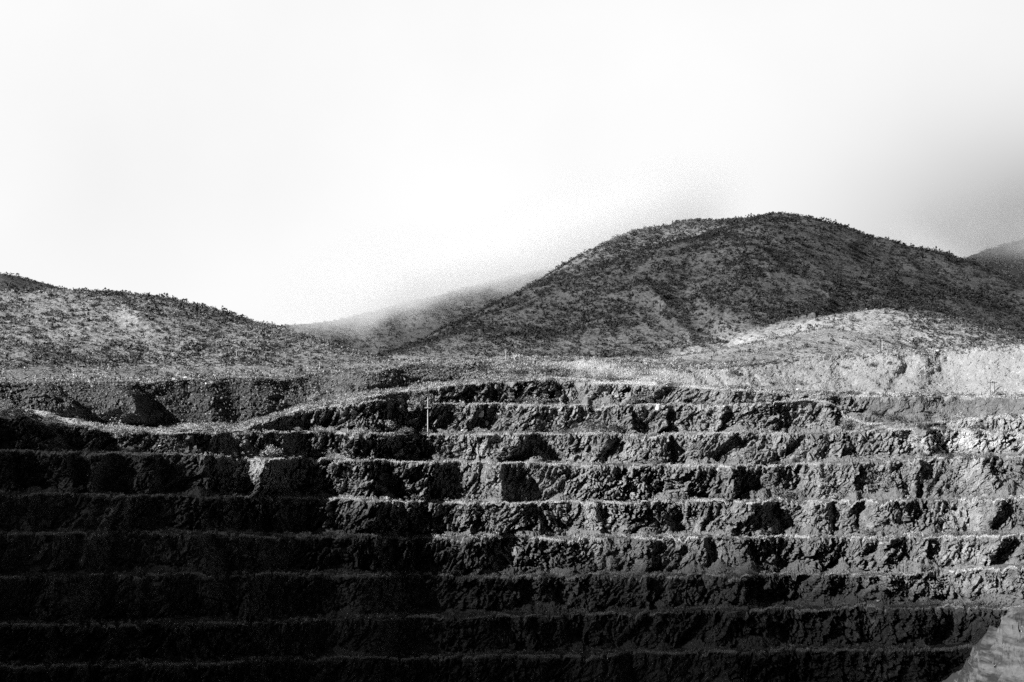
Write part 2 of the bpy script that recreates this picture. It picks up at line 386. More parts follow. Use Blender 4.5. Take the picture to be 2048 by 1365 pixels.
    surf[k] = (DD2, ZZ2, isc)
    TREAD[k+1] = PAR[k][RF:]
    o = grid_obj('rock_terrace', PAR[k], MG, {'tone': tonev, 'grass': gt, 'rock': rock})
    od = ['topmost', 'second', 'third', 'fourth', 'fifth', 'sixth', 'seventh', 'eighth', 'ninth', 'tenth'][k]
    tag(o, 'structure', '%s rock terrace of the pit counted from the top, craggy face above a flat ledge' % od)
    if k > 0:      # share the crest row with the tread above so that no gap shows
        pass
# each tread's outer row must meet the next face's top row: rebuild the first row of face k+1 from the tread of k
for k in range(1, NB-1):
    o = [x for x in COL.objects if x.name.startswith('rock_terrace')][k]
    me = o.data; n = NC
    co = np.empty(len(me.vertices)*3, np.float32); me.vertices.foreach_get('co', co); co = co.reshape(-1, 3)
    co[:n] = PAR[k-1][-1]; me.vertices.foreach_set('co', co.ravel()); me.update()
    PAR[k][0] = PAR[k-1][-1]

# grassy road + heap slopes behind crest 0
r0 = np.linspace(0, 1, 40)[:, None]; r1 = np.linspace(0, 1, 90)[1:, None]; r2 = np.linspace(0, 1, 10)[1:, None]
al0 = np.minimum(alcove(0), np.asarray(Wd[0])-2.2)*np.clip((Z[0]-Z[1])/9, 0, 1)
dA = (D[0]+al0) + (DF - D[0] - al0)*r0; zA = Z[0] + (ZF - Z[0])*r0**1.3
prof = r1 + 0*X[None]
# dump cones: ribs down the rubble slope
rib = 0*X
for (x0, wd, d) in [(690,110,5)]:
    rib = np.maximum(rib, d*np.clip(1-np.abs(X-x0)/wd, 0, 1))
for (x0, wl, wr, d) in [(100,110,40,9),(232,150,42,25),(500,190,26,6),(820,60,40,6),(1165,80,30,4)]:
    rib = np.maximum(rib, d*np.clip(np.where(X < x0, 1-(x0-X)/wl, 1-(X-x0)/wr), 0, 1))
gull = sum(d*np.exp(-((X-x0)/wd)**2) for (x0, wd, d) in [(1822,16,6),(1900,30,4),(330,40,7),(545,25,5),(620,25,4)])
env1 = np.sin(np.clip(prof, 0, 1)*math.pi*.93+.12)
skew = X[None] + 9*vnoise(X[None]/26. + 0*prof, prof*7, 0*prof, 29) - (1-prof)*70*(X[None] < 900) + (1-prof)*40*(X[None] > 1300)                     # ribs lean as they run down
ribv = np.interp(skew, X, rib); gullv = np.interp(skew, X, gull)
dB = DF + (DPp-DF)*prof + (gullv - ribv)*env1; zB = ZF + (ZP-ZF)*prof
dC = DPp + 26*r2; zC = ZP - 1.2*r2 - 3*r2*(DPp-DF > 15)
env1_full = np.concatenate([0*dA, env1, 0*dC])
DD = np.concatenate([dA, dB, dC]); ZZ = np.concatenate([zA, zB, zC]); xx = U[None]*DD
isB = np.concatenate([0*dA, 1+0*dB, 0*dC])
rub = np.concatenate([0*dA, np.repeat(((X < 950)*1.0)[None], len(r1), 0), 0*dC])
fC, eC = facets(xx*.9, DD*.9, ZZ*.9, 901); fD, _ = facets(xx*.34, DD*.34, ZZ*.34, 902)
rgt = sm(1280, 1400, X)[None]
wr_ = fbm(xx*.05, ZZ*.05, 0*xx, 909, 3)*5
str_ = vnoise(xx*.22 + ZZ*.16 + wr_*.3, 0*xx, ZZ*.05, 903)*1.3 + .5*fbm(xx*.5, DD*.3, ZZ*.3, 904, 2)   # runnels
DD2 = DD - isB*(.30*fC*rub + .14*fC + .45*fD*rub + (1.5*str_)*rgt + .3*fD)
ZZ2 = ZZ + .16*fC*(1-isB) + (1-isB)*(.7*fbm(xx*.06, DD*.06, 0*DD, 905, 3)*np.concatenate([np.sin(r0*math.pi)+0*dA, 0*dB, 1+0*dC])) + isB*.2*fC
ZZ2 = ZZ2 + isB*mid[None]*(1.6*fbm(xx*.07, DD*.05, 0*DD, 918, 3))*env1_full
ZZ2[0] = ZZ[0]
P0 = np.stack([xx, DD2, ZZ2], -1); P0[0] = PAR[0][0]
tone = np.interp(X, [0, 520, 640, 950, 1000, 1300, 1380, 2048], [.9, .9, 1.2, 1.3, 1.2, 1.2, 3.0, 3.2])[None]*(1+.18*fbm(xx*.03, DD*.03, ZZ*.05, 906, 3))
tone = tone*isB + (1-isB)*np.interp(X, [0, 400, 2048], [.8, 1, 1.15])[None]
gt = np.concatenate([np.clip(.75+.9*vnoise(xx[:40]*.07, DD[:40]*.1, 0*dA, 907), 0, 1)*np.ones_like(dA), np.clip(mid[None]*.35*(1+1.5*vnoise(xx[40:129]*.12, DD[40:129]*.12, 0*dB, 917))+.0*dB + (.0*rgt)*(vnoise(xx[40:129]*.06, DD[40:129]*.1, 0*dB, 908) > .2), 0, 1), .8+0*dC])
gt[:3] *= .35
AT = {'tone': tone, 'grass': gt, 'rock': 0*tone}
kp = np.ones((P0.shape[0]-1, NC-1), bool); kp[40:] = False
o = grid_obj('grassy_ledge', P0, MG, AT, keep=kp); tag(o, 'structure', 'pale grassy road ledge along the top rim of the pit')
for nm, lab, a, b in [('rubble_slope', 'dark rubble dump slope on the left under the shrubby hill', -9999, 960), ('ground', 'low grassy mounds along the middle of the rim', 960, 1345), ('spoil_slope', 'pale smooth spoil bank along the right rim', 1345, 9999)]:
    kp = np.zeros((P0.shape[0]-1, NC-1), bool); kp[40:] = ((X[:-1] >= a) & (X[:-1] < b))[None]
    o = grid_obj(nm, P0, MG, AT, keep=kp); tag(o, 'structure', lab)

# pit floor in front of the lowest ledge, and the near rim the camera stands on
Pl = TREAD[NB-1][-1]
fz = float(Pl[:, 2].min()) - 14
rows = [Pl + np.array([0, 0, 0])]
for yy, z_ in [(.995, fz), (.8, fz-2), (.55, fz), (.35, fz+4), (.2, -70), (.02, -7), (-.3, -5), (-1.2, 20)]:
    q = Pl.copy(); q[:, 1] = Pl[:, 1]*yy; q[:, 0] = U*Pl[:, 1]*1.0; q[:, 2] = z_; rows.append(q)
Pf = np.stack(rows)
o = grid_obj('ground', Pf, MG, {'tone': .5+0*Pf[..., 0], 'grass': .2+0*Pf[..., 0], 'rock': 0*Pf[..., 0]})
tag(o, 'structure', 'flat pit floor below the lowest ledge')

# ------------------------------------------------------------------ hills: one height field, cut into hills by ridge
RIDGES = [  # name, label, slope, roundness, [(px, py, depth)]
 ('hill', 'shrub covered hill on the left with a gently rounded crest', .40, 22, [(-500,575,1010),(-200,582,1005),(0,584,1000),(100,584,1000),(200,585,1000),(290,592,1000),(360,609,990),(430,630,980),(520,656,960),(600,686,940),(700,716,920)]),
 ('hill', 'dark hillside peeking over the left hill at the edge', .45, 20, [(-400,490,1520),(-100,530,1510),(0,549,1500),(50,561,1500),(95,579,1480),(160,610,1450)]),
 ('hill', 'low knoll with dark shrubs at the left edge', .38, 10, [(-400,672,880),(-60,682,880),(0,688,878),(60,699,872),(120,720,862),(180,750,850)]),
 ('hill', 'middle ridge fading into low cloud', .40, 25, [(430,665,1880),(520,656,1900),(650,645,1900),(750,625,1950),(850,600,2000),(960,575,2050),(1050,550,2100),(1200,520,2150)]),
 ('hill', 'tall rounded hill with a dark scrubby flank on the right', .60, 24, [(850,714,1290),(900,690,1330),(960,650,1390),(1040,602,1470),(1100,570,1530),(1180,525,1600),(1230,490,1650),(1300,457,1700),(1380,440,1710),(1440,440,1660),(1500,440,1575),(1560,430,1500),(1600,434,1500),(1650,448,1495),(1750,477,1480),(1850,502,1460),(1900,520,1450),(1960,546,1430),(2048,580,1400),(2200,625,1370),(2600,690,1330)]),
 ('hill', 'sunlit spur in front of the tall hill', .30, 22, [(2150,700,1370),(1980,668,1330),(1850,638,1280),(1760,622,1210),(1660,660,1140),(1540,688,1080),(1420,712,1020)]),
 ('hill', 'dark far hillside at the right edge under heavy cloud', .45, 25, [(1900,548,1880),(1940,528,1900),(1990,508,1920),(2048,485,1950),(2200,450,2000),(2500,400,2100)]),
 ('hill', 'broad left flank of the tall hill', .48, 70, [(1520,452,1490),(1420,478,1500),(1300,524,1490),(1170,588,1430),(1040,650,1350),(960,690,1310)]),
 ('hill', 'low spur running down the front of the tall hill', .42, 40, [(1450,545,1430),(1350,600,1360),(1240,652,1305),(1110,698,1250)]),
]
HX = np.concatenate([np.linspace(-900, -60, 60), np.arange(-54, 2104, 2.1), np.linspace(2108, 2900, 50)]); HU = (HX-1024)/F
rr_ = np.concatenate([np.linspace(0, 1, 420)**1.25]); 
Dst = np.interp(HX, X, DPp) + 6; HD = Dst[None] + (2450 - Dst)[None]*rr_[:, None]
hx = HU[None]*HD; hy = HD
zp = np.interp(HX, X, ZP)
plain = (zp - 1.6)[None] + (-11 - zp)[None]*sm(0, 1, (HD-Dst[None])/380) + .8*fbm(hx*.02, hy*.02, 0*hx, 31, 3)
def ridge_field(pts, slope, rnd, hx, hy):
    best = np.full(hx.shape, -1e9); near = np.full(hx.shape, 1e9)
    P = [((a-1024)/F*d, d, (HZ-b)/F*d) for a, b, d in pts]
    for (x0, y0, z0), (x1, y1, z1) in zip(P[:-1], P[1:]):
        dx_, dy_ = x1-x0, y1-y0; t = np.clip(((hx-x0)*dx_ + (hy-y0)*dy_)/(dx_*dx_+dy_*dy_), 0, 1)
        d = np.hypot(hx-(x0+t*dx_), hy-(y0+t*dy_))
        near = np.minimum(near, d)
        best = np.maximum(best, z0+(z1-z0)*t - slope*(np.sqrt(d*d+rnd*rnd)-rnd))
    return best, near
def field(hx, hy, plain):
    fs = []; nr = []
    g1 = fbm(hx*.006, hy*.006, 0*hx, 41, 4); ru, rv = .86*hx + .5*hy, -.5*hx + .86*hy
    g3 = fbm(hx*.011, hy*.011, 0*hx, 49, 3)
    g2 = 1-np.abs(vnoise(ru*.013 + 1.6*g3, rv*.007 + 1.2*g1, 0*hx, 45) + .35*g3)*2.2
    for (nm, lb, sl_, rn, pts) in RIDGES:
        f, n_ = ridge_field(pts, sl_, rn, hx, hy)
        fs.append(f); nr.append(n_)
    fs = np.stack(fs + [plain]); nr = np.stack(nr + [0*plain + 99])
    own = np.argmax(fs, 0); nr = np.take_along_axis(nr, own[None], 0)[0]
    kk = 4.5; mx = fs.max(0); z = mx + kk*np.log(np.exp((fs-mx)/kk).sum(0)) - 0
    top = np.minimum(1, np.clip(z-plain, 0, 30)/30)*(.15 + .85*sm(5, 90, nr))
    z = z + top*(6.5*g1 + 4.5*g2) + .45*fbm(hx*.09, hy*.09, 0*hx, 47, 3)
    return z, own
hz, own = field(hx, hy, plain)
hz[0] -= 1.0
PH = np.stack([hx, hy, hz], -1)
tn = np.ones(hx.shape)*1.0
HTONE = [1.1, .4, .85, .5, .8, 1.5, .10, .8, .8, 1.0]  # far right hill coloured darker to imitate shade under the heavy cloud
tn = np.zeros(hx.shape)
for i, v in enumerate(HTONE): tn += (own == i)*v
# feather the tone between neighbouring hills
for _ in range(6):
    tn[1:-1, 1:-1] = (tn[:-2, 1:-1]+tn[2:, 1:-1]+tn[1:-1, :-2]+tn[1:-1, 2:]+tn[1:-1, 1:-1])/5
fo = own[:-1, :-1]
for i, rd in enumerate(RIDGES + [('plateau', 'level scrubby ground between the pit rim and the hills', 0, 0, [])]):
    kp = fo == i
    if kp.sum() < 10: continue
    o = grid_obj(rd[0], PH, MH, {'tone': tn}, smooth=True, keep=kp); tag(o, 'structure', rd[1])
def hill_z(xw, yw):
    Xp = xw/yw*F + 1024
    z0 = np.interp(Xp, X, ZP); d0 = np.interp(Xp, X, DPp)+6
    pl = (z0-1.6) + (-11-z0)*sm(0, 1, (yw-d0)/380) + .8*fbm(xw*.02, yw*.02, 0*xw, 31, 3)
    return field(xw, yw, pl)
# land beyond
q = np.array([[(-4000, 2400, -14), (4000, 2400, -14)], [(-14000, 14000, -30), (14000, 14000, -30)]], float)
o = grid_obj('ground', q, MH, {'tone': np.ones((2, 2))}); tag(o, 'structure', 'far land beyond the hills')

SV = np.array(S)
# ------------------------------------------------------------------ placing: a photograph pixel -> the terrain point seen there
ALLR = np.concatenate([PAR[k][::-1] for k in range(NB-2, -1, -1)] + [P0])
LEDGE = np.concatenate([np.full(PAR[k].shape[0], k+1) for k in range(NB-2, -1, -1)] + [np.concatenate([np.zeros(40), np.full(P0.shape[0]-40, -1)])])
AYV = HZ - ALLR[..., 2]/ALLR[..., 1]*F
HYV = HZ - PH[..., 2]/PH[..., 1]*F
def hit(px, py):
    j = int(np.argmin(np.abs(X-px))); i = np.argmax(AYV[:, j] <= py)
    if AYV[i, j] <= py and py > YP[j]-1: return ALLR[i, j].astype(float), int(LEDGE[i])
    j = int(np.argmin(np.abs(HX-px))); i = np.argmax(HYV[:, j] <= py)
    return PH[i, j].astype(float), 100+int(own[i, j])
rng = np.random.default_rng(7)

# ------------------------------------------------------------------ foliage and stone building blocks
def leafball(n, size, flat=.75, seed=0, hollow=.5):
    """n small leaf triangles through a lumpy dome, radius 1, base at z 0"""
    r = np.random.default_rng(seed)
    nl = 7; lc = r.normal(size=(nl, 3))*[.42, .42, .22] + [0, 0, .55]; lr = r.uniform(.28, .55, nl)
    k = r.integers(0, nl, n); d = r.normal(size=(n, 3)); d /= np.linalg.norm(d, axis=1)[:, None]
    c = lc[k] + d*lr[k][:, None]*(hollow + (1-hollow)*r.random((n, 1)))
    c[:, 2] = np.abs(c[:, 2])*flat + .02
    a = r.normal(size=(n, 3)); a /= np.linalg.norm(a, axis=1)[:, None]; b = r.normal(size=(n, 3)); b -= a*(a*b).sum(1)[:, None]; b /= np.linalg.norm(b, axis=1)[:, None]
    sz = size*r.uniform(.6, 1.4, (n, 1))
    V = np.stack([c - a*sz*.6, c + a*sz*.6, c + b*sz], 1).reshape(-1, 3)
    return V, np.arange(3*n).reshape(-1, 3)
def twigs(n, wid, seed=0, up=.8, spread=.8):
    r = np.random.default_rng(seed)
    an = r.uniform(0, 2*math.pi, n); le = r.uniform(.6, 1.1, n); tl = r.uniform(.05, spread, n)
    tip = np.stack([np.cos(an)*tl, np.sin(an)*tl, up*le*(1.1-.5*tl)], -1); ba = r.normal(size=(n, 3))*[.12, .12, 0]
    sd = np.stack([-np.sin(an), np.cos(an), 0*an], -1)*wid
    V = np.stack([ba-sd, ba+sd, tip], 1).reshape(-1, 3)
    return V, np.arange(3*n).reshape(-1, 3)
def join(*vf):
    V, Fs, o = [], [], 0
    for v, f in vf: V.append(v); Fs.append(f+o); o += len(v)
    return np.concatenate(V), np.concatenate(Fs)
def stone_t(seed, cuts=1):
    r = np.random.default_rng(seed)
    import bmesh
    bm = bmesh.new(); bmesh.ops.create_icosphere(bm, subdivisions=cuts, radius=1)
    V = np.array([v.co[:] for v in bm.verts]); Fc = np.array([[v.index for v in f.verts] for f in bm.faces]); bm.free()
    for _ in range(7):      # chop flat facets
        n = r.normal(size=3); n /= np.linalg.norm(n); d = r.uniform(.45, .8); h = V@n
        V = V - np.clip(h-d, 0, 9)[:, None]*n
    V = V*[1, .8, .7]; V[:, 2] += .2
    return V, Fc
def scatter(name, temps, pos, scl, mat, kind='stuff', label=None, zs=None, smooth=False):
    pos = np.asarray(pos); n = len(pos); ti = rng.integers(0, len(temps), n); ang = rng.uniform(0, 2*math.pi, n)
    VV, FF, off = [], [], 0
    for k, (V, Fc) in enumerate(temps):
        m = ti == k
        if not m.any(): continue
        c, s_ = np.cos(ang[m])[:, None], np.sin(ang[m])[:, None]; sc_ = np.asarray(scl)[m][:, None]
        z_ = sc_ if zs is None else sc_*np.asarray(zs)[m][:, None]
        x = (V[None, :, 0]*c - V[None, :, 1]*s_)*sc_ + pos[m][:, 0:1]; y = (V[None, :, 0]*s_ + V[None, :, 1]*c)*sc_ + pos[m][:, 1:2]; z = V[None, :, 2]*z_ + pos[m][:, 2:3]
        W = np.stack([x, y, z], -1).reshape(-1, 3)
        Fk = (Fc[None] + (np.arange(m.sum())*len(V))[:, None, None]).reshape(-1, Fc.shape[1]) + off
        VV.append(W); FF.append(Fk); off += len(W)
    o = mesh_np(name, np.concatenate(VV), np.concatenate(FF), mat, smooth=smooth)
    return tag(o, kind, label)

# hillside scrub: tens of thousands of shrubs
far_t = [join(leafball(20, .42, .8, 300+i, .6)) for i in range(6)]
LHB = (-520, 20, 800, 1070); SPB = (60, 620, 980, 1420); MHB = (-280, 760, 1050, 1850); PLB = (-520, 620, 750, 1320)
def hill_points(n, sel, dens, bx):
    """random points on the height field weighted by true area"""
    xw = rng.uniform(bx[0], bx[1], n); yw = rng.uniform(bx[2], bx[3], n)
    Xp = xw/yw*F + 1024
    ok = (Xp > -80) & (Xp < 2130) & (yw > np.interp(Xp, X, DPp)+8); xw, yw, Xp = xw[ok], yw[ok], Xp[ok]
    z, ow = hill_z(xw, yw)
    z2, _ = hill_z(xw, yw-3.0)
    ok = np.isin(np.where(ow == 9, 8, np.where(ow == 8, 7, ow)), sel) & ((z - z2)/3.0 > z/yw - .10) & (rng.random(len(xw)) < dens(xw, yw, z, Xp))
    return np.stack([xw, yw, z-.1], -1)[ok]
def clump(x, y, sc_, seed): return .5 + .5*vnoise(x*sc_, y*sc_, 0*x, seed)
def put(name, lab, n, sel, dens, mu, sg, mx, mat, bx, temps=far_t, zr=(.7, 1.1)):
    p = hill_points(n, sel, dens, bx); s_ = np.clip(rng.lognormal(math.log(mu), sg, len(p)), .3, mx)
    return scatter(name, temps, p, s_, mat, label=lab, zs=rng.uniform(*zr, len(p)))
put('scrub', 'grey and dark scrub covering the left hill', 34000, [0, 2], lambda x, y, z, P: .15+.85*clump(x, y, .05, 61)**1.2, 1.0, .4, 2.6, M_mid, LHB)
put('scrub', 'dark shrubs dotted over the left hill', 24000, [0, 2], lambda x, y, z, P: .08+clump(x, y, .03, 62)**2, 1.15, .45, 2.9, M_dark, LHB)
put('scrub', 'pale dry tufts between the shrubs of the near hills', 14000, [0, 2], lambda x, y, z, P: .6*clump(x, y, .06, 63), .8, .3, 1.6, M_pale, LHB)
put('scrub', 'pale dry tufts on the sunlit spur', 12000, [5], lambda x, y, z, P: .6*clump(x, y, .06, 63), .8, .3, 1.6, M_pale, SPB)
put('scrub', 'dark scrub covering the tall hill', 190000, [4, 7], lambda x, y, z, P: np.clip(.2+1.0*clump(x, y, .02, 64)**1.5*clump(x, y, .07, 65)*2, 0, 1), 1.3, .45, 3.8, M_dark, MHB)
put('scrub', 'grey scrub between the dark shrubs of the tall hill', 80000, [4, 7], lambda x, y, z, P: .7*clump(x, y, .03, 66), 1.1, .3, 2.2, M_mid, MHB)
put('scrub', 'dark scrub on the small hill at the far left', 14000, [1], lambda x, y, z, P: .8+0*x, 1.5, .4, 3.2, M_dark, (-800, -300, 1250, 1650))
put('scrub', 'dark scrub on the hill at the far right', 16000, [6], lambda x, y, z, P: .9+0*x, 1.8, .4, 3.2, M_dark, (350, 800, 1650, 2150))
put('scrub', 'dark scrub on the middle ridge', 34000, [3], lambda x, y, z, P: clump(x, y, .02, 67), 1.7, .4, 3.5, M_dark, (-450, 250, 1650, 2300))
put('scrub', 'scrub scattered over the sunlit spur', 14000, [5], lambda x, y, z, P: np.clip(.1+.8*clump(x, y, .03, 68), 0, 1), 1.1, .35, 2.2, M_mid, SPB)
put('scrub', 'dark scrub on the right half of the sunlit spur', 22000, [5], lambda x, y, z, P: .06 + sm(1740, 1860, P), 1.3, .4, 3.0, M_dark, SPB)
put('scrub', 'low scrub on the level ground behind the rim', 60000, [8], lambda x, y, z, P: .9*clump(x, y, .04, 69), .9, .35, 1.8, M_pale, PLB)
put('scrub', 'grey low scrub on the level ground behind the rim', 60000, [8], lambda x, y, z, P: .9*clump(x, y, .05, 79), 1.0, .35, 2.0, M_mid, PLB)
put('scrub', 'dark low scrub on the level ground behind the rim', 50000, [8], lambda x, y, z, P: .8*clump(x, y, .03, 70)**1.5, 1.0, .35, 2.0, M_dark, PLB)

# dry grass along the ledges, small scrub and fallen stones
gr_t = [twigs(9, .07, 400+i, .9, .7) for i in range(5)]
near_t = [join(leafball(46, .26, .8, 420+i, .5), twigs(10, .03, 430+i)) for i in range(5)]
st_t = [stone_t(440+i) for i in range(5)]
def on_rows(P, n, thr, lo, hi, colw=None):
    """points on rows lo..hi of a sheet"""
    nr = P.shape[0]; c0, c1 = np.searchsorted(X, -50), np.searchsorted(X, 2100)
    r = rng.uniform(lo, hi, n)*(nr-1.001); c = rng.uniform(c0, c1-1.01, n); ri, ci = r.astype(int), c.astype(int)
    fr, fc_ = (r-ri)[:, None], (c-ci)[:, None]
    p = P[ri, ci]*(1-fr)*(1-fc_) + P[ri+1, ci]*fr*(1-fc_) + P[ri, ci+1]*(1-fr)*fc_ + P[ri+1, ci+1]*fr*fc_
    m = thr(p, X[ci], r/(nr-1))
    return p[m]
gp, sp_, rp = [], [], []
for k in range(1, NB-1):
    T = TREAD[k]
    gp.append(on_rows(T, 8000, lambda p, x, f: vnoise(p[:, 0]*.05, p[:, 1]*.1, 0*x, 600+k-1)*1.2 + .4*rng.random(len(x)) > -.14, .94, 1.0))
    sp_.append(on_rows(T, 800, lambda p, x, f: vnoise(p[:, 0]*.06, p[:, 1]*.1, 0*x, 800+k) + rng.random(len(x))*.8 > .35, .15, .95))
    rp.append(on_rows(T, 2600, lambda p, x, f: vnoise(p[:, 0]*.08, 0*x, 0*x, 820+k) > -.3, 0, .9))
RD = P0[:40]
sp_.append(on_rows(RD, 9000, lambda p, x, f: (x > 430) & (x < 1010) & (rng.random(len(x)) < .55), .0, 1)); gp.append(on_rows(RD, 9000, lambda p, x, f: (x > 430) & (x < 1010), 0, .5))
gp.append(on_rows(RD, 26000, lambda p, x, f: vnoise(p[:, 0]*.06, p[:, 1]*.1, 0*x, 611) + rng.random(len(x)) > .2, 0, 1))
sp_.append(on_rows(RD, 5000, lambda p, x, f: vnoise(p[:, 0]*.04, p[:, 1]*.07, 0*x, 812) + rng.random(len(x))*.9 > .45, .05, .98))
HP_ = P0[40:130]
gp.append(on_rows(HP_, 26000, lambda p, x, f: (x > 920) & (x < 1380) & (rng.random(len(x)) < .35) | ((x > 1380) & (vnoise(p[:, 0]*.06, p[:, 2]*.1, 0*x, 612) > .35) & (rng.random(len(x)) < .3)), 0, 1))
sp_.append(on_rows(HP_, 9000, lambda p, x, f: ((x > 920) & (x < 1380) & (vnoise(p[:, 0]*.05, p[:, 2]*.2, 0*x, 813) > -.1)) | ((f > .86) & (rng.random(len(x)) < .8)) | ((x > 560) & (x < 700) & (rng.random(len(x)) < .3)), 0, 1))
rp.append(on_rows(HP_, 15000, lambda p, x, f: (x < 950) | (rng.random(len(x)) < .22), 0, 1))
sp_.append(on_rows(P0[129:], 9000, lambda p, x, f: rng.random(len(x)) < .8, 0, 1))
gp, sp_, rp = map(np.concatenate, (gp, sp_, rp))
scatter('grass', gr_t, gp, rng.uniform(.45, 1.05, len(gp)), M_grass, label='pale dry grass fringing the ledges and the rim')
h = len(sp_)//2; idx = rng.permutation(len(sp_))
scatter('scrub', near_t, sp_[idx[:h]], np.clip(rng.lognormal(-.25, .35, h), .3, 1.5), M_pale, label='small pale shrubs growing along the ledges')
scatter('scrub', near_t, sp_[idx[h:]], np.clip(rng.lognormal(-.2, .35, len(sp_)-h), .3, 1.5), M_mid, label='small grey shrubs growing along the ledges')
scatter('rubble', st_t, rp, np.clip(rng.lognormal(-1.35, .45, len(rp)), .12, .9), M_stone, label='loose stones lying on the ledges and the dump slope')

# ------------------------------------------------------------------ shrubs as things
ORD = {-1: 'heap slope above the rim', 0: 'road ledge along the rim'}
for i, a in enumerate(['first', 'second', 'third', 'fourth', 'fifth', 'sixth', 'seventh', 'eighth', 'ninth', 'tenth']): ORD[i+1] = a + ' ledge below the rim'
TONE = {'p': (M_pale, 'pale dry'), 'm': (M_mid, 'grey'), 'd': (M_dark, 'dark')}
crown_me, stem_me = {}, None
for tk, (mt, _) in TONE.items():
    for i in range(4):
        V, Fc = leafball(620, .085 if tk != 'p' else .07, .95, 500+i, .45) if tk != 'p' else join(leafball(420, .075, .95, 520+i, .4), twigs(160, .012, 530+i, .95, 1.0))
        crown_me[(tk, i)] = mesh_np('crown', V, Fc, mt, link=False)
V, Fc = twigs(9, .045, 540, .7, .7); stem_me = mesh_np('stems', V, Fc, M_wood, link=False)
BUSH = [(240,876,62,30,'p'),(283,868,28,14,'p'),(32,838,48,24,'m'),(100,842,42,17,'p'),(14,818,30,16,'p'),(545,914,46,24,'p'),(600,919,36,14,'p'),(684,922,28,12,'p'),(662,921,18,19,'m'),
 (843,818,40,36,'m'),(868,822,22,14,'p'),(740,864,50,19,'m'),(780,862,40,22,'p'),(806,868,46,15,'m'),(722,867,30,12,'p'),(846,868,28,12,'m'),(962,868,40,12,'p'),(640,866,34,12,'p'),(590,864,28,10,'p'),
 (1182,864,52,24,'d'),(1240,869,44,24,'d'),(1122,866,30,10,'m'),(1036,807,34,11,'d'),(1075,806,50,14,'m'),(1150,808,34,11,'m'),(1320,808,42,11,'d'),(1268,806,32,13,'m'),(1400,810,30,10,'m'),
 (1100,744,64,9,'d'),(965,744,60,9,'d'),(1035,748,50,8,'d'),(1222,764,46,9,'d'),(1340,774,40,9,'d'),(1490,781,22,13,'d'),(1512,778,26,8,'d'),(1690,790,50,9,'d'),(1745,791,22,8,'d'),(1640,787,30,8,'m'),(1466,752,26,14,'d'),
 (1620,740,14,6,'d'),(1690,738,14,6,'d'),(1744,734,16,9,'d'),(1780,730,18,9,'d'),(1600,769,24,7,'m'),(1545,768,20,6,'m'),
 (1760,832,34,11,'d'),(1800,846,54,17,'d'),(1738,842,40,14,'m'),(1692,858,42,18,'m'),(1846,862,32,14,'d'),(1952,862,26,17,'d'),(1885,862,24,8,'m'),(1918,840,34,15,'p'),(1675,866,30,12,'p'),(1626,812,30,8,'d'),(1500,806,30,9,'m'),
 (1552,931,46,9,'d'),(1568,998,40,20,'m'),(1845,916,42,15,'m'),(1892,918,42,14,'d'),(1930,918,52,12,'m'),(1975,914,30,11,'m'),(1742,1070,44,19,'m'),(1920,1074,54,14,'m'),(1985,1070,30,12,'m'),(1440,996,26,9,'m'),(1360,1000,20,8,'p'),
 (190,760,24,10,'d'),(850,737,20,8,'m'),(812,732,26,12,'p'),(780,738,22,9,'p'),(600,750,18,8,'d'),(660,785,26,11,'m'),(625,800,30,12,'p'),(700,776,30,11,'m'),(580,812,26,10,'m'),
 (60,880,24,12,'m'),(70,987,40,14,'m'),(150,985,30,12,'m'),(225,985,34,14,'m'),(300,1060,30,10,'m'),(560,1076,36,14,'m'),(610,1080,40,16,'p'),(660,1076,34,14,'m'),(700,1077,30,12,'m'),(285,1148,34,12,'m'),(330,1149,40,12,'m'),(660,1150,30,12,'m'),
 (1500,1150,24,9,'m'),(1850,1140,34,12,'m'),(1940,1130,40,13,'m'),(1780,1218,28,10,'m'),(1960,1212,34,12,'m'),(1620,1218,24,9,'m'),(975,1234,26,8,'m'),(1100,1154,24,8,'m'),(860,1076,26,9,'m'),(1300,1074,24,9,'m'),(1190,1008,26,9,'p'),(1060,930,24,9,'p'),(1300,930,24,8,'m')]
for _ in range(70):
    k = int(rng.integers(0, 8)); x = float(rng.uniform(10, 2040)); y = float(np.interp(x, X, Y[k])) - rng.uniform(1, 5)
    BUSH.append((x, y, float(rng.uniform(13, 26)), float(rng.uniform(8, 13)), rng.choice(['p', 'm', 'm', 'd'])))
items = []
for (px, py, wp, hp, tk) in BUSH:
    p, lv = hit(px, py); m_ = p[1]/F
    items.append((lv, px, p, wp*m_*.5, hp*m_, str(tk)))
items.sort(key=lambda a: (a[0], a[1]))
cnt = {}
NTH = lambda n: (['first', 'second', 'third', 'fourth', 'fifth', 'sixth', 'seventh', 'eighth', 'ninth', 'tenth', 'eleventh', 'twelfth', 'thirteenth', 'fourteenth', 'fifteenth', 'sixteenth', 'seventeenth', 'eighteenth', 'nineteenth', 'twentieth'] + ['twenty-%s' % a for a in ['first','second','third','fourth','fifth','sixth','seventh','eighth','ninth']] + ['thirtieth'] + ['thirty-%s' % a for a in ['first','second','third','fourth','fifth','sixth','seventh','eighth','ninth']] + ['%dth' % i for i in range(40, 99)])[n]
def shrub(p, rad, hgt, tk, label, group, stems=True, name='shrub'):
    r = bpy.data.objects.new(name, None); COL.objects.link(r); r.location = (p[0], p[1], p[2]-.15)
    r.rotation_euler = (0, 0, float(rng.uniform(0, 6.28))); r.empty_display_size = .2
    c = bpy.data.objects.new('crown', crown_me[(tk, int(rng.integers(0, 4)))]); COL.objects.link(c); c.parent = r; c.scale = (rad*1.15, rad*1.15, hgt*1.05)
    if stems:
        s_ = bpy.data.objects.new('stems', stem_me); COL.objects.link(s_); s_.parent = r; s_.scale = (rad*.8, rad*.8, hgt)
    tag(r, 'thing', label, 'shrub', group); return r
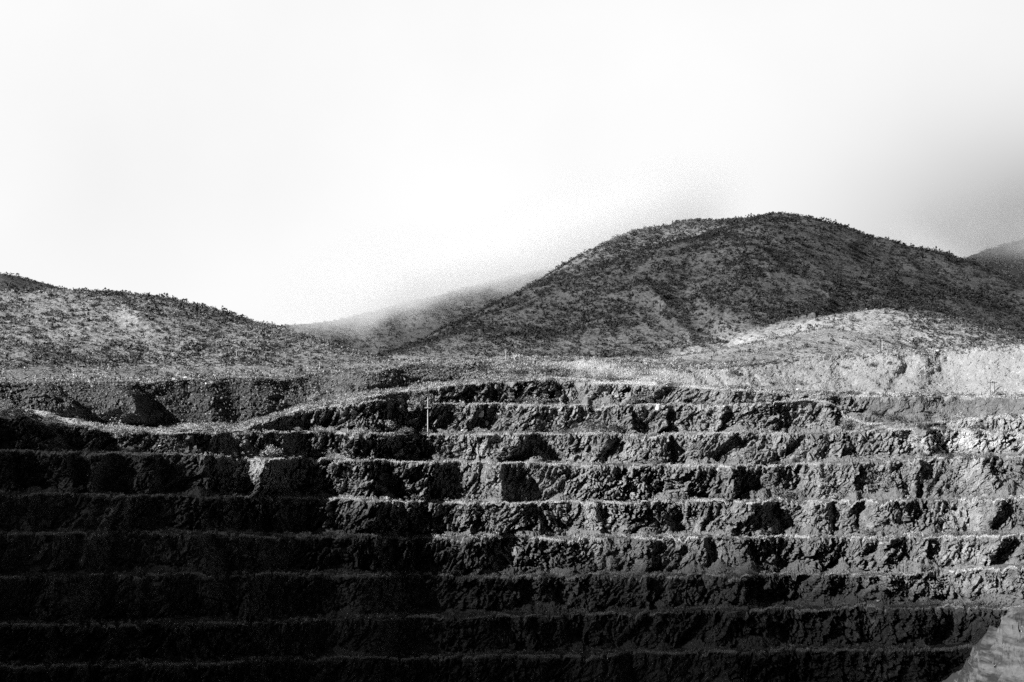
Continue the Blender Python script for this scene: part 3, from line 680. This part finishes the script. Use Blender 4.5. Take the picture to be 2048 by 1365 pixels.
for (lv, px, p, rad, hgt, tk) in items:
    key = lv if lv < 100 else 0
    n = cnt.get(key, 0); cnt[key] = n+1
    lab = '%s shrub on the %s, %s from the left' % (TONE[tk][1], ORD.get(key), NTH(n))
    shrub(p, rad, hgt, tk, lab, 'shrubs growing on the pit ledges')
# the biggest dark shrubs of the hillsides
HS = []
def hs(n, x0, x1, y0, y1, lim, wp, group, lab, tk='d'):
    k = 0
    for _ in range(n*30):
        if k >= n: break
        px, py = float(rng.uniform(x0, x1)), float(rng.uniform(y0, y1))
        p, lv = hit(px, py)
        if lv not in lim and not (lv == 108 and 107 in lim): continue
        wd = float(rng.uniform(*wp)); m_ = p[1]/F
        shrub(p, wd*m_*.5, wd*m_*.5*rng.uniform(.8, 1.1), tk, lab, group, stems=False); k += 1
hs(60, 5, 700, 590, 755, [100], (9, 18), 'dark shrubs on the left hill', 'dark rounded shrub standing out on the slope of the left hill')
hs(16, 5, 190, 690, 760, [102], (9, 16), 'dark shrubs on the left knoll', 'dark shrub on the low knoll at the left edge')
hs(85, 900, 2040, 440, 700, [104, 107], (8, 15), 'dark shrubs on the tall hill', 'dark rounded shrub on the flank of the tall hill')
hs(26, 1450, 2040, 610, 710, [105], (8, 15), 'dark shrubs on the sunlit spur', 'dark shrub on the sunlit spur below the tall hill')

# ------------------------------------------------------------------ poles, stalks, dead tree, boulders, cable
def tube(pts, rad, seg=6):
    P = np.array(pts, float); Rr = np.broadcast_to(np.asarray(rad, float), (len(P),)); V = []; Fq = []
    for i in range(len(P)):
        d = P[min(i+1, len(P)-1)] - P[max(i-1, 0)]; d /= np.linalg.norm(d)+1e-9
        a = np.cross(d, [0, 0, 1] if abs(d[2]) < .9 else [1, 0, 0]); a /= np.linalg.norm(a); b = np.cross(d, a)
        for k in range(seg):
            t = 2*math.pi*k/seg; V.append(P[i] + Rr[i]*(a*math.cos(t)+b*math.sin(t)))
    n = len(P)
    for i in range(n-1):
        for k in range(seg): Fq.append([i*seg+k, i*seg+(k+1) % seg, (i+1)*seg+(k+1) % seg, (i+1)*seg+k])
    c0 = len(V); V.append(P[0]); V.append(P[-1])
    for k in range(seg): Fq.append([c0, (k+1) % seg, k, k]); Fq.append([c0+1, (n-1)*seg+k, (n-1)*seg+(k+1) % seg, (n-1)*seg+(k+1) % seg])
    return np.array(V), np.array(Fq)
def tri(vf):      # quads (some degenerate) -> triangles
    V, q = vf; a = q[:, [0, 1, 2]]; b = q[:, [0, 2, 3]]; b = b[b[:, 1] != b[:, 2]]
    return V, np.concatenate([a, b])
def part(name, vf, mat, root): o = mesh_np(name, *vf, mat, parent=root); return o
def root(name, p, label, cat, group=None, rz=0):
    r = bpy.data.objects.new(name, None); COL.objects.link(r); r.location = tuple(float(v) for v in p); r.rotation_euler = (0, 0, rz); r.empty_display_size = .2
    return tag(r, 'thing', label, cat, group)
def pole(px, yb, yt, label, mat=M_wood, arm=True, rad=.20, twin=False):
    p, _ = hit(px, yb); hgt = (yb-yt)/F*p[1]
    r = root('utility_pole', p, label, 'utility pole', 'utility poles', .2)
    for dx_ in ([-.9, .9] if twin else [0]):
        part('post', tri(tube([(dx_, 0, -.8), (dx_, 0, hgt*.5), (dx_, 0, hgt)], [rad, rad*.85, rad*.65], 8)), mat, r)
    if arm:
        za = hgt*.72 if hgt > 10 else hgt*.9
        part('crossarm', tri(tube([(-1.3-.6*twin, -.22, za), (1.3+.6*twin, -.22, za)], .12, 4)), mat, r)
        for x in (-1.1, -.5, .5, 1.1): part('insulator', tri(tube([(x, -.22, za+.1), (x, -.22, za+.42)], [.09, .06], 6)), M_pstone, r)
    return r
pole(856, 869, 797, 'tall weathered utility pole standing on the second ledge in front of the rock face', M_bleach, rad=.22)
pole(695, 864, 846, 'short pale pole on the ledge left of the tall utility pole', M_bleach, arm=False, rad=.16)
pole(164, 762, 728, 'pale pole at the foot of the left hill above the dump slope', M_bleach, rad=.16)
pole(573, 735, 700, 'dark thin pole at the foot of the left hill near its right end', M_dpole, rad=.16)
pole(1071, 754, 720, 'dark thin pole on the grassy mound in the middle of the rim', M_dpole, rad=.16)
pole(1759, 707, 679, 'dark pole at the foot of the sunlit spur above the spoil bank', M_dpole, rad=.2)
pole(1985, 791, 763, 'twin post pole on the ledge at the right below the spoil bank', M_dpole, rad=.14, twin=True)
pole(1776, 1216, 1196, 'thin pole on a deep ledge at the lower right', M_wood, arm=False, rad=.13)
pole(61, 832, 812, 'short pale pole on the ledge near the left edge', M_bleach, arm=False, rad=.13)
pole(474, 716, 702, 'small pale post low on the left hill', M_bleach, arm=False, rad=.16)
def stalk(px, yb, hp, label):
    p, _ = hit(px, yb); h_ = hp/F*p[1]
    r = root('agave', p, label, 'agave', 'agave stalks')
    part('stalk', tri(tube([(0, 0, 0), (0, 0, h_*.6), (.08, 0, h_)], [.14, .12, .07], 5)), M_bleach, r)
    part('flower_head', (leafball(50, .3, 1, int(px), .5)[0]*[.45, .45, h_*.28] + [0, 0, h_*.7], np.arange(150).reshape(-1, 3)), M_pale, r)
    part('rosette', twigs(26, .1, int(px)+1, .7, 1.0), M_mid, r)
for i, (px, yb, hp, lb) in enumerate([(153,742,18,'tall pale agave stalk left of the pole at the foot of the left hill'),(58,584,8,'agave stalk on the skyline at the far left'),(195,586,8,'agave stalk on the crest of the left hill'),(303,697,10,'agave stalk half way down the left hill'),(474,712,14,'agave stalk low on the left hill in its middle'),(620,690,10,'agave stalk on the right shoulder of the left hill'),(600,694,8,'short agave stalk on the right shoulder of the left hill'),(640,740,14,'agave stalk at the right foot of the left hill'),(1012,722,22,'agave stalk left of the dead tree on the rim'),(1764,704,22,'agave stalk beside the dark pole under the spur'),(1800,700,10,'small agave stalk on the spoil bank top')]):
    stalk(px, yb, hp, lb)
p, _ = hit(1031, 724)
r = root('dead_tree', p, 'bare bleached dead tree on the skyline of the middle rim', 'dead tree')
rg = np.random.default_rng(5); segs = []
for i in range(16):
    a = rg.uniform(0, 6.28); sp2 = rg.uniform(.2, 1.0); b0 = np.array([0, 0, rg.uniform(.4, 1.8)]); mid_ = b0 + [math.cos(a)*sp2, math.sin(a)*sp2*.6, 1.2]; tp = mid_ + [math.cos(a)*sp2*1.1, math.sin(a)*sp2*.5, rg.uniform(.8, 1.9)]
    segs.append(tri(tube([b0, mid_, tp], [.14, .10, .05], 4)))
part('branches', join(*segs), M_bleach, r); part('trunk', tri(tube([(0, 0, -.4), (.05, 0, 1.0), (0, 0, 2.2)], [.28, .22, .14], 6)), M_bleach, r)
bt = [stone_t(900+i, 3) for i in range(4)]
BO = [(322,893,8,6,'p','white boulder on the sunlit mound at the left'),(372,757,13,7,'p','pale boulder at the top edge of the dark dump slope'),(413,770,6,8,'p','upright pale boulder just under the top of the dump slope'),(298,757,7,4,'p','small pale boulder at the foot of the left hill'),
 (961,830,14,20,'p','large pale slab in the rock face right of the tall pole'),(974,849,10,14,'p','narrow pale slab lowest in the rock face right of the tall pole'),(980,822,8,11,'p','small pale slab highest in the rock face right of the tall pole'),(994,834,12,18,'p','pale slab on the right of the group in the rock face'),
 (1874,703,11,8,'p','pale boulder on the top edge of the spoil bank'),(1756,1204,8,5,'p','white boulder on a deep ledge near the thin pole'),(1617,1300,9,8,'p','white boulder on the lowest lit ledge'),(1600,1299,5,4,'m','small boulder left of the white boulder on the lowest ledge'),
 (1874,1158,8,7,'p','white boulder where two ledges meet at the right'),(1595,780,8,5,'p','pale boulder at the foot of the spoil bank'),(1745,876,8,5,'m','grey boulder on the sloping ledge at the right'),(1315,818,12,22,'p','tall pale slab in the rock face under the middle rim'),
 (927,862,8,5,'p','pale boulder on the ledge right of the tall pole'),(140,840,8,5,'m','grey boulder on the ledge near the left edge'),(1449,814,7,4,'p','pale boulder on the narrow first ledge'),(430,935,6,6,'m','small boulder in the shaded gully at the left'),(1742,706,8,5,'p','small pale boulder left of the dark pole on the bank top')]
for i, (px, py, wp, hp, tk, lb) in enumerate(BO):
    p, _ = hit(px, py); m_ = p[1]/F; V, Fc = bt[i % 4]
    o = mesh_np('boulder', V*[wp*m_*.5, wp*m_*.45, hp*m_*.6], Fc, M_pstone if tk == 'p' else M_stone); o.location = (p[0], p[1]-.3, p[2]); tag(o, 'thing', lb, 'boulder')
cb = []
for (px, py) in [(796,800),(798,812),(802,820),(807,828),(812,834),(818,839)]:
    p, _ = hit(px, py); cb.append(p - [0, .5, 0])
cb = np.array(cb); cb[:, 1] = np.minimum.accumulate(cb[:, 1])
o = mesh_np('cable', *tri(tube(cb, .07, 5)), M_wire); tag(o, 'thing', 'thin pale cable hanging down the dark rock face left of the tall pole', 'cable')

# ------------------------------------------------------------------ near rock outcrop at the lower right
ga = np.linspace(-1, 1, 300); gb = np.linspace(-1, 1, 260)
A, B = np.meshgrid(ga, gb, indexing='xy')
oy = 120 + 26*B; ox = 32 + 32*(A*.5+.5)*1.0 - 4 + 0*B
prof_ = [(1912,1410),(1960,1365),(1978,1318),(1996,1272),(2024,1238),(2070,1205),(2120,1180),(2400,1110),(2700,1080)]
cz = np.interp(ox, [(a-1024)/F*120 for a, b in prof_], [(HZ-b)/F*120 for a, b in prof_])
left = np.clip(((1925-1024)/F*120 - ox), 0, 9)
cz = cz - left*2.2
oz = cz - np.where(B < 0, 26*-B*.75, 26*B*.5) + 0
n_ = fbm(ox*.35, oy*.35, oz*.35, 1001, 4); fR, eR = facets(ox*.5, oy*.5, oz*.5, 1002); fR2, _ = facets(ox*1.6, oy*1.6, oz*1.6, 1003)
rg_ = 1-np.abs(fbm(ox*.9, oy*.9, oz*.5, 1005, 4))*3
oz = oz + .45*n_ + .45*rg_ + .30*fR + .05*fR2; ox = ox - .3*n_ - .35*fR; oy = oy + .5*fR
PO = np.stack([ox, oy, oz], -1)
skirt = PO[:, :1].copy(); skirt[..., 2] -= 40; sk2 = PO[:, -1:].copy(); sk2[..., 2] -= 40
PO = np.concatenate([skirt, PO, sk2], 1)
def outcrop_mat():
    m, t, b = mat_new('pale_weathered_outcrop')
    g = N(t, 'ShaderNodeNewGeometry').outputs['Position']
    n1 = noise(t, g, .55, 7, .6, (1, .6, 4.5, 0, .75, 0)); n2 = noise(t, g, 3.5, 4, .6); n3 = noise(t, g, .3, 3, .5)
    v = M(t, 'MULTIPLY_ADD', SS(t, n1, .35, .62), .08, .03); v = M(t, 'ADD', v, M(t, 'MULTIPLY', SS(t, n2, .35, .65), .025))
    v = M(t, 'MAXIMUM', M(t, 'SUBTRACT', v, M(t, 'MULTIPLY', SS(t, n3, .5, .65), .08)), .03)
    t.links.new(grey(t, v), b.inputs['Base Color'])
    bp = N(t, 'ShaderNodeBump'); bp.inputs['Strength'].default_value = 1; bp.inputs['Distance'].default_value = .3
    t.links.new(M(t, 'ADD', n1, M(t, 'MULTIPLY', n2, .2)), bp.inputs['Height']); t.links.new(bp.outputs[0], b.inputs['Normal']); return m
o = grid_obj('rock_outcrop', PO, outcrop_mat(), {'tone': 1+0*PO[..., 0]}); tag(o, 'thing', 'sunlit pale rock outcrop close by in the lower right corner', 'rock outcrop')
op = PO[60:130, 5:120].reshape(-1, 3); op = op[rng.integers(0, len(op), 160)]
scatter('grass', gr_t, op, rng.uniform(.12, .3, len(op)), M_grass, label='sparse dry grass tufts on the near outcrop')

# ------------------------------------------------------------------ low cloud over the ridges
def fog_bank(name, lab, x0, x1, y0, y1, z0, z1, dens, build):
    V = [(x, y, z) for x in (x0, x1) for y in (y0, y1) for z in (z0, z1)]
    Fq = [(0,1,3,2),(4,6,7,5),(0,4,5,1),(2,3,7,6),(0,2,6,4),(1,5,7,3)]
    m = bpy.data.materials.new(name); m.use_nodes = True; t = m.node_tree; t.nodes.clear()
    pv = N(t, 'ShaderNodeVolumePrincipled'); out = N(t, 'ShaderNodeOutputMaterial'); t.links.new(pv.outputs[0], out.inputs['Volume'])
    pv.inputs['Color'].default_value = (.975, .975, .975, 1); pv.inputs['Anisotropy'].default_value = 0.0
    g = N(t, 'ShaderNodeTexCoord').outputs['Object']; sp = N(t, 'ShaderNodeSeparateXYZ'); t.links.new(g, sp.inputs[0])
    t.links.new(build(t, g, *sp.outputs), pv.inputs['Density'])
    o = mesh_np(name, np.array(V), np.array(Fq), m); tag(o, 'stuff', lab)
    return o
def fog_a(t, g, x, y, z):
    zl = M(t, 'ADD', M(t, 'MULTIPLY_ADD', M(t, 'MINIMUM', x, 172), .29, 58), M(t, 'MULTIPLY', M(t, 'MAXIMUM', M(t, 'SUBTRACT', x, 250), 0), -.10))
    n = noise(t, g, .012, 4, .55)
    h = M(t, 'ADD', M(t, 'SUBTRACT', z, zl), M(t, 'MULTIPLY', M(t, 'SUBTRACT', n, .5), 125))
    d = M(t, 'MULTIPLY', SS(t, h, 3, 36), M(t, 'SUBTRACT', 1, SS(t, h, 28, 92)))
    e = M(t, 'MULTIPLY', M(t, 'SUBTRACT', 1, M(t, 'MULTIPLY', SS(t, x, 300, 420), .5)), SS(t, x, -260, -120))
    e = M(t, 'MULTIPLY', SS(t, y, 1600, 1700), e)

    e = M(t, 'MULTIPLY', e, M(t, 'SUBTRACT', 1, M(t, 'MULTIPLY', SS(t, x, 145, 250), M(t, 'SUBTRACT', 1, SS(t, x, 430, 640)))))
    return M(t, 'MULTIPLY', M(t, 'MULTIPLY', d, e), .013)
fog_bank('low_cloud', 'white low cloud resting on the middle ridge and behind the tall hill', -300, 900, 1600, 2300, 5, 320, .02, fog_a)
cy.volume_bounces = 14; cy.max_bounces = 14

# ------------------------------------------------------------------ unseen clouds towards the sun, placed to shade tall hill, far hill and pit
def cloud(lab, c, rad, dens):
    V, Fc = stone_t(1, 4); 
    import bmesh
    bm = bmesh.new(); bmesh.ops.create_icosphere(bm, subdivisions=4, radius=1)
    V = np.array([v.co[:] for v in bm.verts]); Fc = np.array([[v.index for v in f.verts] for f in bm.faces]); bm.free()
    V = V*(1 + .16*fbm(V[:, 0]*2.5, V[:, 1]*2.5, V[:, 2]*2.5+c[0], 71, 3))[:, None]*np.array(rad)
    m = bpy.data.materials.new('cloud'); m.use_nodes = True; t = m.node_tree; t.nodes.clear()
    pv = N(t, 'ShaderNodeVolumePrincipled'); out = N(t, 'ShaderNodeOutputMaterial'); t.links.new(pv.outputs[0], out.inputs['Volume'])
    pv.inputs['Color'].default_value = (1, 1, 1, 1); pv.inputs['Density'].default_value = dens
    o = mesh_np('cloud', V, Fc, m, smooth=True); o.location = c; return tag(o, 'stuff', lab)
def shade_at(g, t): return tuple(float(v) for v in np.array(g) + SV*t)
cloud('cloud drifting up sun of the tall hill', shade_at((280, 1432, 20), 1600), (520, 225, 60), .0040)
cloud('unseen cloud added up sun to shade the far dark hill', shade_at((800, 2020, 100), 1700), (260, 230, 60), .012)  # added out of view only to darken the far right hill and its fog
cloud('unseen cloud added up sun to shade the deep pit', shade_at((-318, 422, 0), 1500), (345, 208, 75), .020)  # added out of view, shaped so its shade darkens the lower pit
